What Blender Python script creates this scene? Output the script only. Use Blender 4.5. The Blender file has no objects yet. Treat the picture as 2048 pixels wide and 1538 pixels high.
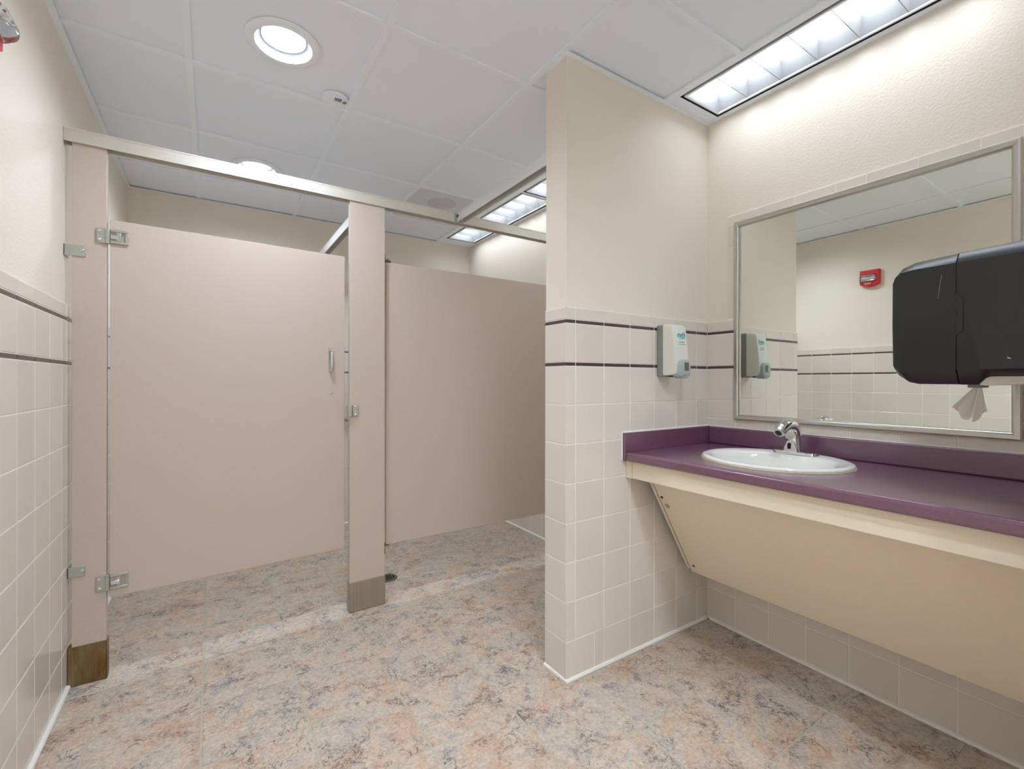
import bpy, math, random
from mathutils import Matrix, Vector
random.seed(7)
S = bpy.context.scene
COL = S.collection

# ------------------------------------------------------------------ camera, world, exposure
CAM_H = 1.165
F_PX, SHIFT_PX = 918.93, -7.73
cam_d = bpy.data.cameras.new('camera')
cam_d.sensor_fit = 'HORIZONTAL'; cam_d.sensor_width = 36.0
cam_d.lens = F_PX / 2048 * 36.0
cam_d.shift_y = SHIFT_PX / 2048
cam_d.clip_start = 0.02; cam_d.clip_end = 50
cam = bpy.data.objects.new('camera', cam_d); COL.objects.link(cam)
YAW, ROLL = math.radians(33.2012), math.radians(0.0694)
_f = Vector((math.sin(YAW), math.cos(YAW), 0)); _r = Vector((math.cos(YAW), -math.sin(YAW), 0)); _u = Vector((0, 0, 1))
_r2 = _r * math.cos(ROLL) + _u * math.sin(ROLL); _u2 = _u * math.cos(ROLL) - _r * math.sin(ROLL)
_m = Matrix((( _r2.x, _u2.x, -_f.x, 0), (_r2.y, _u2.y, -_f.y, 0), (_r2.z, _u2.z, -_f.z, CAM_H), (0, 0, 0, 1)))
cam.matrix_world = _m
S.camera = cam

W = bpy.data.worlds.new('world'); S.world = W; W.use_nodes = True
W.node_tree.nodes['Background'].inputs[0].default_value = (0.9, 0.93, 1, 1)
W.node_tree.nodes['Background'].inputs[1].default_value = 0.2

S.view_settings.view_transform = 'Standard'
S.view_settings.look = 'None'
S.view_settings.gamma = 1.0
S.view_settings.use_curve_mapping = False
S.view_settings.exposure = 0.27
S.cycles.use_denoising = True
S.cycles.max_bounces = 14
S.cycles.diffuse_bounces = 8
S.cycles.glossy_bounces = 6
S.cycles.sample_clamp_indirect = 6.0
S.cycles.blur_glossy = 0.6

TUBE_STRENGTH = 8.6          # fluorescent lenses
DOWN_STRENGTH = 225.0         # downlight lenses
TUBE_COLOR = (0.89, 0.985, 1.09)
DOWN_COLOR = (0.875, 0.985, 1.135)

# ------------------------------------------------------------------ materials
def lin(c):
    return tuple(((x / 255) / 12.92 if x / 255 <= 0.04045 else ((x / 255 + 0.055) / 1.055) ** 2.4) for x in c)

class N:
    """a small node-tree helper around one Principled material"""
    def __init__(s, name):
        s.m = bpy.data.materials.new(name); s.m.use_nodes = True
        s.t = s.m.node_tree; s.b = s.t.nodes['Principled BSDF']
    def n(s, kind, **kw):
        x = s.t.nodes.new(kind)
        for k, v in kw.items(): setattr(x, k, v)
        return x
    def l(s, a, b): s.t.links.new(a, b)
    def set(s, **kw):
        for k, v in kw.items():
            i = s.b.inputs[k.replace('_', ' ')]
            i.default_value = (*v, 1) if isinstance(v, tuple) and len(v) == 3 else v
    def coord(s):
        return s.n('ShaderNodeTexCoord').outputs['Object']
    def noise(s, co, scale, detail=2, rough=0.5, dist=0.0):
        x = s.n('ShaderNodeTexNoise'); s.l(co, x.inputs['Vector'])
        x.inputs['Scale'].default_value = scale; x.inputs['Detail'].default_value = detail
        x.inputs['Roughness'].default_value = rough; x.inputs['Distortion'].default_value = dist
        return x.outputs['Fac']
    def ramp(s, fac, stops):
        r = s.n('ShaderNodeValToRGB'); s.l(fac, r.inputs[0])
        e = r.color_ramp.elements
        while len(e) < len(stops): e.new(0.5)
        for i, (p, c) in enumerate(stops):
            e[i].position = p; e[i].color = (*c, 1) if len(c) == 3 else c
        return r.outputs[0]
    def mix(s, fac, a, b, mode='MIX'):
        x = s.n('ShaderNodeMix', data_type='RGBA', blend_type=mode)
        for i, v in ((0, fac), (6, a), (7, b)):
            if hasattr(v, 'is_linked'): s.l(v, x.inputs[i])
            elif isinstance(v, (int, float)): x.inputs[i].default_value = v
            else: x.inputs[i].default_value = (*v, 1)
        return x.outputs[2]
    def bump(s, h, strength=0.2, dist=0.002):
        x = s.n('ShaderNodeBump'); s.l(h, x.inputs['Height'])
        x.inputs['Strength'].default_value = strength; x.inputs['Distance'].default_value = dist
        s.l(x.outputs[0], s.b.inputs['Normal'])

def simple(name, rgb, rough=0.5, metal=0.0, noise=None, bump=None, spec=0.5, vary=0.0):
    k = N(name); c = lin(rgb)
    k.set(Base_Color=c, Roughness=rough, Metallic=metal)
    k.b.inputs['Specular IOR Level'].default_value = spec
    co = k.coord() if (noise or bump) else None
    if noise:
        sc, amt = noise
        f = k.noise(co, sc, 3)
        lo = tuple(x * (1 - amt) for x in c); hi = tuple(min(1, x * (1 + amt)) for x in c)
        k.l(k.ramp(f, [(0.3, lo), (0.7, hi)]), k.b.inputs['Base Color'])
    if bump:
        sc, st, d = bump
        k.bump(k.noise(co, sc, 2), st, d)
    return k.m

M = {}
M['paint'] = simple('warm_beige_paint', (231, 223, 210), 0.55, bump=(115, 0.32, 0.0035), spec=0.35)
M['grout'] = simple('white_grout', (240, 235, 226), 0.8, noise=(30, 0.04))
M['caulk'] = simple('white_caulk', (242, 241, 236), 0.5, noise=(40, 0.02))
M['stripe'] = simple('plum_tile_glaze', (84, 66, 70), 0.25)
M['laminate'] = simple('speckled_beige_laminate', (200, 185, 174), 0.42, noise=(520, 0.075), bump=(500, 0.05, 0.0006), spec=0.4)
M['plum'] = simple('plum_laminate', (110, 68, 92), 0.26, spec=1.0, noise=(160, 0.07), bump=(420, 0.08, 0.0005))
M['plum'].node_tree.nodes['Principled BSDF'].inputs['Coat Weight'].default_value = 0.6
M['plum'].node_tree.nodes['Principled BSDF'].inputs['Coat Roughness'].default_value = 0.22
M['cream'] = simple('cream_laminate', (231, 217, 195), 0.45, noise=(60, 0.015), spec=0.4)
M['porcelain'] = simple('white_porcelain', (236, 236, 230), 0.1, noise=(6, 0.012), spec=0.6)
M['sealant'] = simple('yellowed_sealant', (200, 190, 164), 0.6, noise=(50, 0.1))
M['chrome'] = simple('chrome', (225, 227, 230), 0.07, 1.0, noise=(20, 0.01))
M['black_plastic'] = simple('black_plastic', (26, 27, 28), 0.3, bump=(420, 0.12, 0.0005))
M['seam'] = simple('dark_gap', (8, 8, 8), 0.8, noise=(30, 0.05))
M['dark'] = simple('dark_interior', (34, 36, 38), 0.7, noise=(30, 0.05))
M['grey_plastic'] = simple('grey_plastic', (140, 142, 138), 0.4, noise=(80, 0.02))
M['pale_plastic'] = simple('pale_warm_plastic', (226, 226, 218), 0.35, noise=(60, 0.012))
M['lever'] = simple('blue_grey_plastic', (172, 182, 182), 0.28, noise=(60, 0.015))
M['teal'] = simple('teal_print', (20, 130, 132), 0.5, noise=(300, 0.1))
M['aqua'] = simple('pale_aqua_print', (128, 200, 204), 0.5, noise=(300, 0.08))
M['grey_print'] = simple('grey_print', (120, 142, 142), 0.5, noise=(300, 0.1))
M['red'] = simple('red_plastic', (200, 30, 34), 0.3, noise=(60, 0.02))
M['white_print'] = simple('white_print', (245, 238, 236), 0.5, noise=(60, 0.01))
M['panel'] = simple('white_ceiling_board', (235, 242, 252), 0.85, noise=(240, 0.015), bump=(300, 0.12, 0.0008), spec=0.2)
M['tee'] = simple('white_grid_metal', (238, 244, 252), 0.45, noise=(40, 0.008), spec=0.4)
M['grille'] = simple('grey_perforated_metal', (214, 219, 227), 0.55, noise=(900, 0.10))
M['grille2'] = simple('grey_speaker_mesh', (198, 203, 210), 0.6, noise=(900, 0.14))
M['white_trim'] = simple('white_trim_metal', (238, 243, 250), 0.35, noise=(40, 0.008))
M['reflector'] = simple('bright_louver_metal', (160, 160, 161), 0.4, noise=(30, 0.01), spec=0.6)
M['baffle'] = simple('matte_grey_baffle', (120, 121, 122), 0.8, noise=(40, 0.02), spec=0.2)
M['detector'] = simple('off_white_plastic', (234, 240, 248), 0.5, noise=(60, 0.012))
M['brass'] = simple('tarnished_metal', (120, 112, 96), 0.45, 0.7, noise=(120, 0.2))

def brushed(name, rgb, rough, scale=(3, 3, 240), amt=0.12, metal=1.0, stain=None):
    k = N(name); c = lin(rgb)
    k.set(Base_Color=c, Roughness=rough, Metallic=metal)
    mp = k.n('ShaderNodeMapping'); k.l(k.coord(), mp.inputs[0]); mp.inputs['Scale'].default_value = scale
    f = k.noise(mp.outputs[0], 1.0, 4, 0.6)
    base = k.ramp(f, [(0.3, tuple(x * (1 - amt) for x in c)), (0.7, tuple(min(1, x * (1 + amt)) for x in c))])
    if stain:
        mp2 = k.n('ShaderNodeMapping'); k.l(k.coord(), mp2.inputs[0]); mp2.inputs['Scale'].default_value = (1, 1, 0.35)
        g = k.noise(mp2.outputs[0], 26, 5, 0.65, 0.6)
        msk = k.ramp(g, [(0.36, (0, 0, 0)), (0.62, (1, 1, 1))])
        base = k.mix(msk, base, lin(stain))
        inv = k.n('ShaderNodeMath', operation='MULTIPLY_ADD'); k.l(msk, inv.inputs[0]); inv.inputs[1].default_value = -0.45; inv.inputs[2].default_value = metal
        k.l(inv.outputs[0], k.b.inputs['Metallic'])
    k.l(base, k.b.inputs['Base Color'])
    k.bump(f, 0.06, 0.0008)
    return k.m
M['alu'] = brushed('brushed_aluminium', (216, 212, 202), 0.5, (2, 240, 240), 0.05, 0.45)
M['alu_y'] = brushed('brushed_aluminium_brace', (220, 219, 216), 0.5, (240, 2, 240), 0.05, 0.45)
M['steel'] = brushed('brushed_stainless', (188, 186, 178), 0.3, (4, 240, 240), 0.06)
M['zinc'] = brushed('satin_zinc', (184, 186, 182), 0.38, (60, 60, 60), 0.06, 0.75)
M['frame'] = brushed('mirror_frame_steel', (196, 194, 188), 0.3, (240, 6, 6), 0.05)
M['shoe'] = brushed('shoe_stainless', (166, 155, 140), 0.4, (240, 240, 3), 0.10, 0.55)
M['rust_shoe'] = brushed('rust_stained_shoe', (142, 124, 92), 0.38, (240, 240, 3), 0.2, 0.85, stain=(112, 78, 34))

def tile_mat():
    k = N('cream_tile_glaze')
    oi = k.n('ShaderNodeObjectInfo')
    c = k.ramp(oi.outputs['Random'], [(0.0, lin((219, 212, 202))), (0.5, lin((223, 216, 206))), (1.0, lin((226, 219, 210)))])
    k.l(c, k.b.inputs['Base Color'])
    k.set(Roughness=0.14)
    k.b.inputs['Specular IOR Level'].default_value = 0.55
    k.bump(k.noise(k.coord(), 14, 1), 0.05, 0.004)
    return k.m
M['tile'] = tile_mat()

def floor_mat():
    k = N('marbled_floor_tile')
    oi = k.n('ShaderNodeObjectInfo')
    sc = k.n('ShaderNodeVectorMath', operation='SCALE'); 
    cmb = k.n('ShaderNodeCombineXYZ'); k.l(oi.outputs['Random'], cmb.inputs[0]); k.l(oi.outputs['Random'], cmb.inputs[2]); cmb.inputs[1].default_value = 0.3
    k.l(cmb.outputs[0], sc.inputs[0]); sc.inputs['Scale'].default_value = 37.0
    ad = k.n('ShaderNodeVectorMath', operation='ADD'); k.l(k.coord(), ad.inputs[0]); k.l(sc.outputs[0], ad.inputs[1])
    co = ad.outputs[0]
    cloud = k.noise(co, 6.5, 6, 0.66, 0.7)
    base = k.ramp(cloud, [(0.30, lin((142, 150, 166))), (0.41, lin((194, 186, 178))), (0.49, lin((220, 204, 186))), (0.56, lin((220, 180, 150))), (0.63, lin((204, 142, 98))), (0.74, lin((170, 104, 62)))])
    patch = k.noise(co, 17, 5, 0.7, 0.9)
    base = k.mix(0.42, base, k.ramp(patch, [(0.34, lin((132, 134, 148))), (0.45, lin((206, 194, 180))), (0.55, lin((234, 218, 198))), (0.66, lin((206, 146, 106)))]))
    fine = k.noise(co, 85, 6, 0.75, 0.4)
    base = k.mix(0.36, base, k.ramp(fine, [(0.34, lin((104, 98, 100))), (0.5, lin((204, 188, 170))), (0.66, lin((248, 232, 212)))]))
    # dark squiggles: thin ridges of a distorted noise, in patches
    def ridge(scale, dist, width, ps, lo, hi):
        n1 = k.noise(co, scale, 6, 0.65, dist)
        a = k.n('ShaderNodeMath', operation='SUBTRACT'); k.l(n1, a.inputs[0]); a.inputs[1].default_value = 0.5
        b = k.n('ShaderNodeMath', operation='ABSOLUTE'); k.l(a.outputs[0], b.inputs[0])
        r = k.ramp(b.outputs[0], [(0.0, (1, 1, 1)), (width, (0, 0, 0))])
        p = k.ramp(k.noise(co, ps, 3, 0.6, 0.5), [(lo, (0, 0, 0)), (hi, (1, 1, 1))])
        q = k.n('ShaderNodeMix', data_type='RGBA', blend_type='MULTIPLY'); q.inputs[0].default_value = 1
        k.l(r, q.inputs[6]); k.l(p, q.inputs[7]); return q.outputs[2]
    base = k.mix(ridge(13, 1.6, 0.020, 8, 0.50, 0.60), base, lin((66, 62, 70)))
    base = k.mix(ridge(38, 0.8, 0.05, 11, 0.52, 0.64), base, lin((92, 86, 96)))
    hs = k.n('ShaderNodeHueSaturation'); hs.inputs['Saturation'].default_value = 0.95; hs.inputs['Value'].default_value = 0.86; k.l(base, hs.inputs['Color'])
    k.l(hs.outputs[0], k.b.inputs['Base Color'])
    k.set(Roughness=0.38)
    k.b.inputs['Specular IOR Level'].default_value = 0.45
    k.bump(fine, 0.12, 0.0012)
    return k.m
M['floor'] = floor_mat()
M['floor_grout'] = simple('tan_floor_grout', (188, 180, 162), 0.85, noise=(60, 0.08), bump=(300, 0.2, 0.001))

def mirror_mat():
    k = N('mirror_glass'); k.set(Base_Color=(0.80, 0.83, 0.775), Metallic=1.0, Roughness=0.012)
    f = k.noise(k.coord(), 1.2, 1)
    k.l(k.ramp(f, [(0, (0.795, 0.825, 0.77)), (1, (0.81, 0.84, 0.785))]), k.b.inputs['Base Color'])
    return k.m
M['mirror'] = mirror_mat()

def glow(name, rgb, strength, beam=0.0):
    m = bpy.data.materials.new(name); m.use_nodes = True; t = m.node_tree
    t.nodes.remove(t.nodes['Principled BSDF'])
    e = t.nodes.new('ShaderNodeEmission'); e.inputs[0].default_value = (*rgb, 1); e.inputs[1].default_value = strength
    if beam:      # the lens throws most of its light straight out
        g = t.nodes.new('ShaderNodeNewGeometry'); d = t.nodes.new('ShaderNodeVectorMath'); d.operation = 'DOT_PRODUCT'
        t.links.new(g.outputs['Normal'], d.inputs[0]); t.links.new(g.outputs['Incoming'], d.inputs[1])
        a = t.nodes.new('ShaderNodeMath'); a.operation = 'ABSOLUTE'; t.links.new(d.outputs['Value'], a.inputs[0])
        p = t.nodes.new('ShaderNodeMath'); p.operation = 'POWER'; t.links.new(a.outputs[0], p.inputs[0]); p.inputs[1].default_value = beam
        q = t.nodes.new('ShaderNodeMath'); q.operation = 'MULTIPLY'; t.links.new(p.outputs[0], q.inputs[0]); q.inputs[1].default_value = strength
        t.links.new(q.outputs[0], e.inputs[1])
    t.links.new(e.outputs[0], t.nodes['Material Output'].inputs[0]); return m
M['tube'] = glow('fluorescent_light', TUBE_COLOR, TUBE_STRENGTH)
M['lamp'] = glow('downlight_light', DOWN_COLOR, DOWN_STRENGTH, 0.6)

def clear_mat():
    k = N('clear_plastic'); k.set(Base_Color=(0.93, 0.96, 0.97), Roughness=0.06)
    k.b.inputs['Transmission Weight'].default_value = 1.0; k.b.inputs['IOR'].default_value = 1.45
    k.bump(k.noise(k.coord(), 60, 1), 0.05, 0.001)
    return k.m
M['clear'] = clear_mat()

def paper_mat():
    k = N('thin_paper_towel'); k.set(Base_Color=lin((240, 232, 226)), Roughness=0.9)
    k.bump(k.noise(k.coord(), 240, 3), 0.4, 0.002)
    tr = k.n('ShaderNodeBsdfTranslucent'); tr.inputs[0].default_value = (*lin((244, 238, 232)), 1)
    tp = k.n('ShaderNodeBsdfTransparent')
    a = k.n('ShaderNodeMixShader'); a.inputs[0].default_value = 0.35; k.l(k.b.outputs[0], a.inputs[1]); k.l(tr.outputs[0], a.inputs[2])
    b = k.n('ShaderNodeMixShader'); b.inputs[0].default_value = 0.22; k.l(a.outputs[0], b.inputs[1]); k.l(tp.outputs[0], b.inputs[2])
    k.l(b.outputs[0], k.t.nodes['Material Output'].inputs[0])
    return k.m
M['paper'] = paper_mat()

# ------------------------------------------------------------------ mesh helpers
class MB:
    def __init__(s, T=None): s.v = []; s.f = []; s.T = T
    def add(s, vs, fs):
        o = len(s.v)
        s.v += [tuple(s.T @ Vector(p)) if s.T else tuple(p) for p in vs]
        s.f += [tuple(i + o for i in f) for f in fs]; return s
    def box(s, x0, x1, y0, y1, z0, z1):
        v = [(x, y, z) for x in (x0, x1) for y in (y0, y1) for z in (z0, z1)]
        return s.add(v, [(0, 1, 3, 2), (4, 6, 7, 5), (0, 4, 5, 1), (2, 3, 7, 6), (0, 2, 6, 4), (1, 5, 7, 3)])
    def prism(s, poly, axis, a, b):
        """poly: 2-D points in the two other axes (in xyz order), extruded from a to b along axis"""
        def P(p, t):
            q = list(p); q.insert('xyz'.index(axis), t); return tuple(q)
        n = len(poly)
        v = [P(p, a) for p in poly] + [P(p, b) for p in poly]
        f = [tuple(range(n)), tuple(range(2 * n - 1, n - 1, -1))] + [(i, i + n, (i + 1) % n + n, (i + 1) % n) for i in range(n)]
        return s.add(v, f)
    def loft(s, rings, cap0=True, cap1=True):
        n = len(rings[0]); v = [p for r in rings for p in r]; f = []
        for k in range(len(rings) - 1):
            for i in range(n):
                j = (i + 1) % n
                f.append((k * n + i, k * n + j, (k + 1) * n + j, (k + 1) * n + i))
        if cap0: f.append(tuple(range(n - 1, -1, -1)))
        if cap1: f.append(tuple(range((len(rings) - 1) * n, len(rings) * n)))
        return s.add(v, f)
    def tube(s, path, radii, n=16, squash=1.0):
        path = [Vector(p) for p in path]
        if not hasattr(radii, '__len__'): radii = [radii] * len(path)
        rings = []; up = None
        for i, p in enumerate(path):
            t = (path[min(i + 1, len(path) - 1)] - path[max(i - 1, 0)]).normalized()
            if up is None: up = Vector((0, 0, 1)) if abs(t.z) < 0.9 else Vector((0, 1, 0))
            a = t.cross(up).normalized(); b = a.cross(t).normalized(); up = b
            rings.append([tuple(p + radii[i] * (math.cos(q) * a + squash * math.sin(q) * b)) for q in (2 * math.pi * k / n for k in range(n))])
        return s.loft(rings)
    def cyl(s, p0, p1, r, n=16): return s.tube([p0, p1], [r, r], n)
    def lathe(s, prof, c, n=32, cap0=True, cap1=True, sx=1.0, sy=1.0):
        return s.loft([[(c[0] + sx * r * math.cos(2 * math.pi * k / n), c[1] + sy * r * math.sin(2 * math.pi * k / n), c[2] + z) for k in range(n)] for r, z in prof], cap0, cap1)
    def plate_hole(s, x0, x1, y0, y1, z0, z1, c, a, b, n=48):
        """a plate with an elliptic hole (semi-axes a along x, b along y)"""
        A = sorted([2 * math.pi * k / n for k in range(n)] + [math.atan2(y - c[1], x - c[0]) % (2 * math.pi) for x in (x0, x1) for y in (y0, y1)])
        inn, out = [], []
        for t in A:
            dx, dy = math.cos(t), math.sin(t)
            k = 1 / math.sqrt((dx / a) ** 2 + (dy / b) ** 2)
            inn.append((c[0] + dx * k, c[1] + dy * k))
            q = min([((x1 if dx > 0 else x0) - c[0]) / dx if abs(dx) > 1e-9 else 1e9, ((y1 if dy > 0 else y0) - c[1]) / dy if abs(dy) > 1e-9 else 1e9])
            out.append((c[0] + dx * q, c[1] + dy * q))
        m = len(A); v = []
        for z in (z0, z1):
            v += [(*p, z) for p in inn] + [(*p, z) for p in out]
        f = []
        for i in range(m):
            j = (i + 1) % m
            f += [(i, i + m, j + m, j)[::-1], (2 * m + i, 2 * m + m + i, 3 * m + j, 2 * m + j), (m + i, 3 * m + i, 3 * m + j, m + j)[::-1], (i, 2 * m + i, 2 * m + j, j)]
        return s.add(v, f)
    def build(s, name, mat, parent=None, bevel=0.0, seg=2, smooth=True, mods=True):
        me = bpy.data.meshes.new(name)
        off = Vector((0, 0, 0))
        if parent is not None:
            off = world_loc(parent)
        me.from_pydata([tuple(Vector(p) - off) for p in s.v], [], s.f)
        import bmesh
        bm = bmesh.new(); bm.from_mesh(me); bmesh.ops.recalc_face_normals(bm, faces=bm.faces); bm.to_mesh(me); bm.free()
        me.materials.append(mat)
        o = bpy.data.objects.new(name, me); COL.objects.link(o)
        if parent is not None: o.parent = parent
        if bevel:
            b = o.modifiers.new('edge', 'BEVEL'); b.width = bevel; b.segments = seg; b.limit_method = 'ANGLE'; b.angle_limit = math.radians(40); b.harden_normals = False
        if smooth:
            me.shade_smooth(); me.set_sharp_from_angle(angle=math.radians(38))
        return o

def world_loc(o):
    v = Vector((0, 0, 0))
    while o is not None: v += o.location; o = o.parent
    return v

def thing(name, label, cat, loc, group=None):
    o = bpy.data.objects.new(name, None); COL.objects.link(o); o.location = loc; o.empty_display_size = 0.05
    o['label'] = label; o['category'] = cat
    if group: o['group'] = group
    return o
def struct(o, label=None, cat=None):
    o['kind'] = 'structure'
    if label: o['label'] = label
    if cat: o['category'] = cat
    return o

_cache = {}
def pillow(w, h, d, mat, ch=0.0018, top=False):
    """shared tile mesh: open-backed block with a chamfered front; local x right, y up, z out, front at z=0"""
    key = (round(w, 4), round(h, 4), d, mat.name, ch, top)
    if key in _cache: return _cache[key]
    a, b = w / 2, h / 2
    t = [(-a, -b), (a, -b), (a, b), (-a, b)]
    if not top:
        i = [(-a + ch, -b + ch), (a - ch, -b + ch), (a - ch, b - ch), (-a + ch, b - ch)]
        v = [(*p, -d) for p in t] + [(*p, -ch * 0.7) for p in t] + [(*p, 0) for p in i]
        f = [(8, 9, 10, 11)]
        for k in range(4):
            j = (k + 1) % 4
            f += [(k, j, 4 + j, 4 + k), (4 + k, 4 + j, 8 + j, 8 + k)]
    else:       # bullnose cap: rounded upper edge
        R = 0.007; prof = [(-b, -d), (-b, -ch * 0.7), (-b + ch, 0), (b - R, 0)] + [(b - R + R * math.sin(q), -R + R * math.cos(q)) for q in (0.4, 0.8, 1.2, 1.5708)] + [(b, -d)]
        n = len(prof); v = [(-a, y, z) for y, z in prof] + [(a, y, z) for y, z in prof]
        f = [(k, k + n, k + 1 + n, k + 1) for k in range(n - 1)] + [tuple(range(n)), tuple(range(2 * n - 1, n - 1, -1))]
    me = bpy.data.meshes.new('tile'); me.from_pydata(v, [], f); me.materials.append(mat)
    import bmesh
    bm = bmesh.new(); bm.from_mesh(me); bmesh.ops.recalc_face_normals(bm, faces=bm.faces); bm.to_mesh(me); bm.free()
    if not top:
        # recalc can flip an open shell: make the front face point out
        if me.polygons[0].normal.z < 0: me.flip_normals()
    _cache[key] = me; return me

def put(name, me, parent, center, udir, ndir):
    u = Vector(udir); n = Vector(ndir); v = n.cross(u)
    o = bpy.data.objects.new(name, me); COL.objects.link(o); o.parent = parent
    o.matrix_local = Matrix(((u.x, v.x, n.x, center[0]), (u.y, v.y, n.y, center[1]), (u.z, v.z, n.z, center[2]), (0, 0, 0, 1)))
    return o

# ------------------------------------------------------------------ room dimensions (metres)
XL, XR, YB, YN, ZC = -0.466, 2.051, 3.88, -1.6, 2.426
PX0, PY0, PY1 = 1.1445, 1.367, 1.503            # tiled stub wall
NX0, NY1 = 1.17, 0.165                           # stub wall that carries the towel dispenser
GJ = 0.0032                                      # grout joint

ROWS = [0.012, 0.154, 0.3065, 0.459, 0.6125, 0.7655, 0.9185, 1.0715, 1.2225]
BANDS = [(ROWS[i], ROWS[i + 1], 'tile') for i in range(8)] + [(1.2225, 1.2375, 'stripe_tile'), (1.2375, 1.389, 'tile'), (1.389, 1.4035, 'stripe_tile'), (1.4035, 1.4545, 'cap_tile')]

def lay(parent, joints, surf, udir, ndir, fixed, skip=None, bands=BANDS):
    """tiles between successive joints along a wall; udir is the axis the joints run on"""
    ax = 0 if abs(udir[0]) > 0.5 else 1
    for a, b in zip(joints[:-1], joints[1:]):
        for z0, z1, kind in bands:
            if skip and skip(a, b, z0, z1): continue
            w, h = abs(b - a) - GJ, z1 - z0 - GJ * (0.6 if kind == 'stripe_tile' else 1)
            if w < 0.006: continue
            me = pillow(w, h, 0.006, M['stripe'] if kind == 'stripe_tile' else M['tile'], 0.0018 if kind != 'stripe_tile' else 0.001, kind == 'cap_tile')
            c = [0, 0, (z0 + z1) / 2]; c[ax] = (a + b) / 2; c[1 - ax] = fixed
            put(kind, me, parent, c, udir, ndir)

# ------------------------------------------------------------------ floor
floor = struct(MB().box(XL - 0.1, XR + 0.1, YN - 0.1, YB + 0.1, -0.12, -0.0018).build('floor', M['floor_grout']), 'floor of pink and grey marbled square tiles with tan grout', 'floor')
fx = [XL] + [-0.333 + 0.3065 * i for i in range(8)] + [XR]
fy = [YN] + [1.36 + 0.309 * i for i in range(-9, 9)] + [YB]
for a, b in zip(fx[:-1], fx[1:]):
    for c, d in zip(fy[:-1], fy[1:]):
        if d <= NY1 and a >= NX0 - 0.05: continue
        put('tile', pillow(b - a - 0.0075, d - c - 0.0055, 0.004, M['floor'], 0.0016), floor, ((a + b) / 2, (c + d) / 2, 0), (1, 0, 0), (0, 0, 1))

# ------------------------------------------------------------------ walls
def wall(name, x0, x1, y0, y1, label, z1=ZC + 0.14):
    return struct(MB().box(x0, x1, y0, y1, -0.1, z1).build(name, M['paint'], smooth=False), label, 'wall')
wall_left = wall('wall_left', XL - 0.1, XL, YN - 0.1, YB + 0.1, 'long beige wall with tiled lower half and plum stripes, carrying the red alarm')
wall_right = wall('wall_right', XR, XR + 0.1, YN - 0.1, YB + 0.1, 'beige wall behind the mirror and counter')
wall_back = wall('wall_back', XL, XR, YB, YB + 0.1, 'beige wall at the far end of the toilet stall')
wall_front = wall('wall_front', XL, XR, YN - 0.1, YN, 'plain beige wall behind the viewpoint')
wall_middle = wall('wall_middle', PX0 + 0.006, XR, PY0 + 0.006, PY1, 'beige stub wall with tiled lower half, carrying the soap dispenser', ZC - 0.0005)
wall_near = wall('wall_near', NX0, XR, YN, NY1, 'beige stub wall holding the paper towel dispenser', ZC - 0.0005)

TILED = 1.452
MB().box(XL, XL + 0.0098, YN, YB, 0, TILED).build('grout_bed', M['grout'], wall_left)
MB().box(XR - 0.0068, XR, NY1, PY0, 0, TILED).box(XR - 0.0068, XR, PY1, YB, 0, TILED).box(XR - 0.0068, XR, NY1 + 0.1, 1.259, TILED, 1.94).build('grout_bed', M['grout'], wall_right)
MB().box(XL, XR, YB - 0.0068, YB, 0, TILED).build('grout_bed', M['grout'], wall_back)
MB().box(PX0 + 0.0013, XR - 0.005, PY0 + 0.0013, PY1 - 0.001, 0, TILED).build('grout_bed', M['grout'], wall_middle)

lj = [2.30 + 0.1545 * i for i in range(-12, 11)]
lay(wall_left, [y for y in lj if y < YB - 0.05] + [YB], None, (0, 1, 0), (1, 0, 0), XL + 0.011)
# mirror wall: plain tiles below and beside the mirror
vj = [NY1, 0.306, 0.459, 0.612, 0.764, 0.917, 1.0695, 1.222, PY0]
def vskip(a, b, z0, z1):
    if z0 > 1.08 and a < 1.2: return True          # behind the mirror
    return False
vb = [r for r in BANDS if r[1] < 0.93] + [(0.9185, 0.984, 'tile'), (0.9860, 1.0715, 'tile')] + [r for r in BANDS if r[0] >= 1.0715 - 1e-6]
def vskip2(a, b, z0, z1):
    return (a < 1.2 and z0 > 0.985) or (a > 1.2 and abs(z0 - 0.9860) < 1e-6 and False)
lay(wall_right, vj, None, (0, -1, 0), (-1, 0, 0), XR - 0.008, vskip2, vb)
# narrow border tiles around the mirror
for a, b in zip([1.222, 1.116, 0.962, 0.811, 0.711, 0.560, 0.406, 0.313][:-1], [1.116, 0.962, 0.811, 0.711, 0.560, 0.406, 0.313]):
    put('border_tile', pillow(abs(a - b) - GJ, 0.042, 0.006, M['tile'], 0.0018, True), wall_right, (XR - 0.008, (a + b) / 2, 1.9215), (0, -1, 0), (-1, 0, 0))
for a, b in zip([1.899, 1.793, 1.5905, 1.4575][:-1], [1.793, 1.5905, 1.4575]):
    put('border_tile', pillow(0.0355, a - b - GJ, 0.006, M['tile']), wall_right, (XR - 0.008, 1.2405, (a + b) / 2), (0, -1, 0), (-1, 0, 0))
put('border_tile', pillow(0.036, 0.040, 0.006, M['tile'], 0.0018, True), wall_right, (XR - 0.008, 1.2405, 1.9225), (0, -1, 0), (-1, 0, 0))
lay(wall_right, [PY1 + 0.152 * i for i in range(16)] + [YB], None, (0, -1, 0), (-1, 0, 0), XR - 0.008)
lay(wall_back, [XL + 0.011 + 0.1525 * i for i in range(17)] + [XR - 0.008], None, (1, 0, 0), (0, -1, 0), YB - 0.008)
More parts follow.
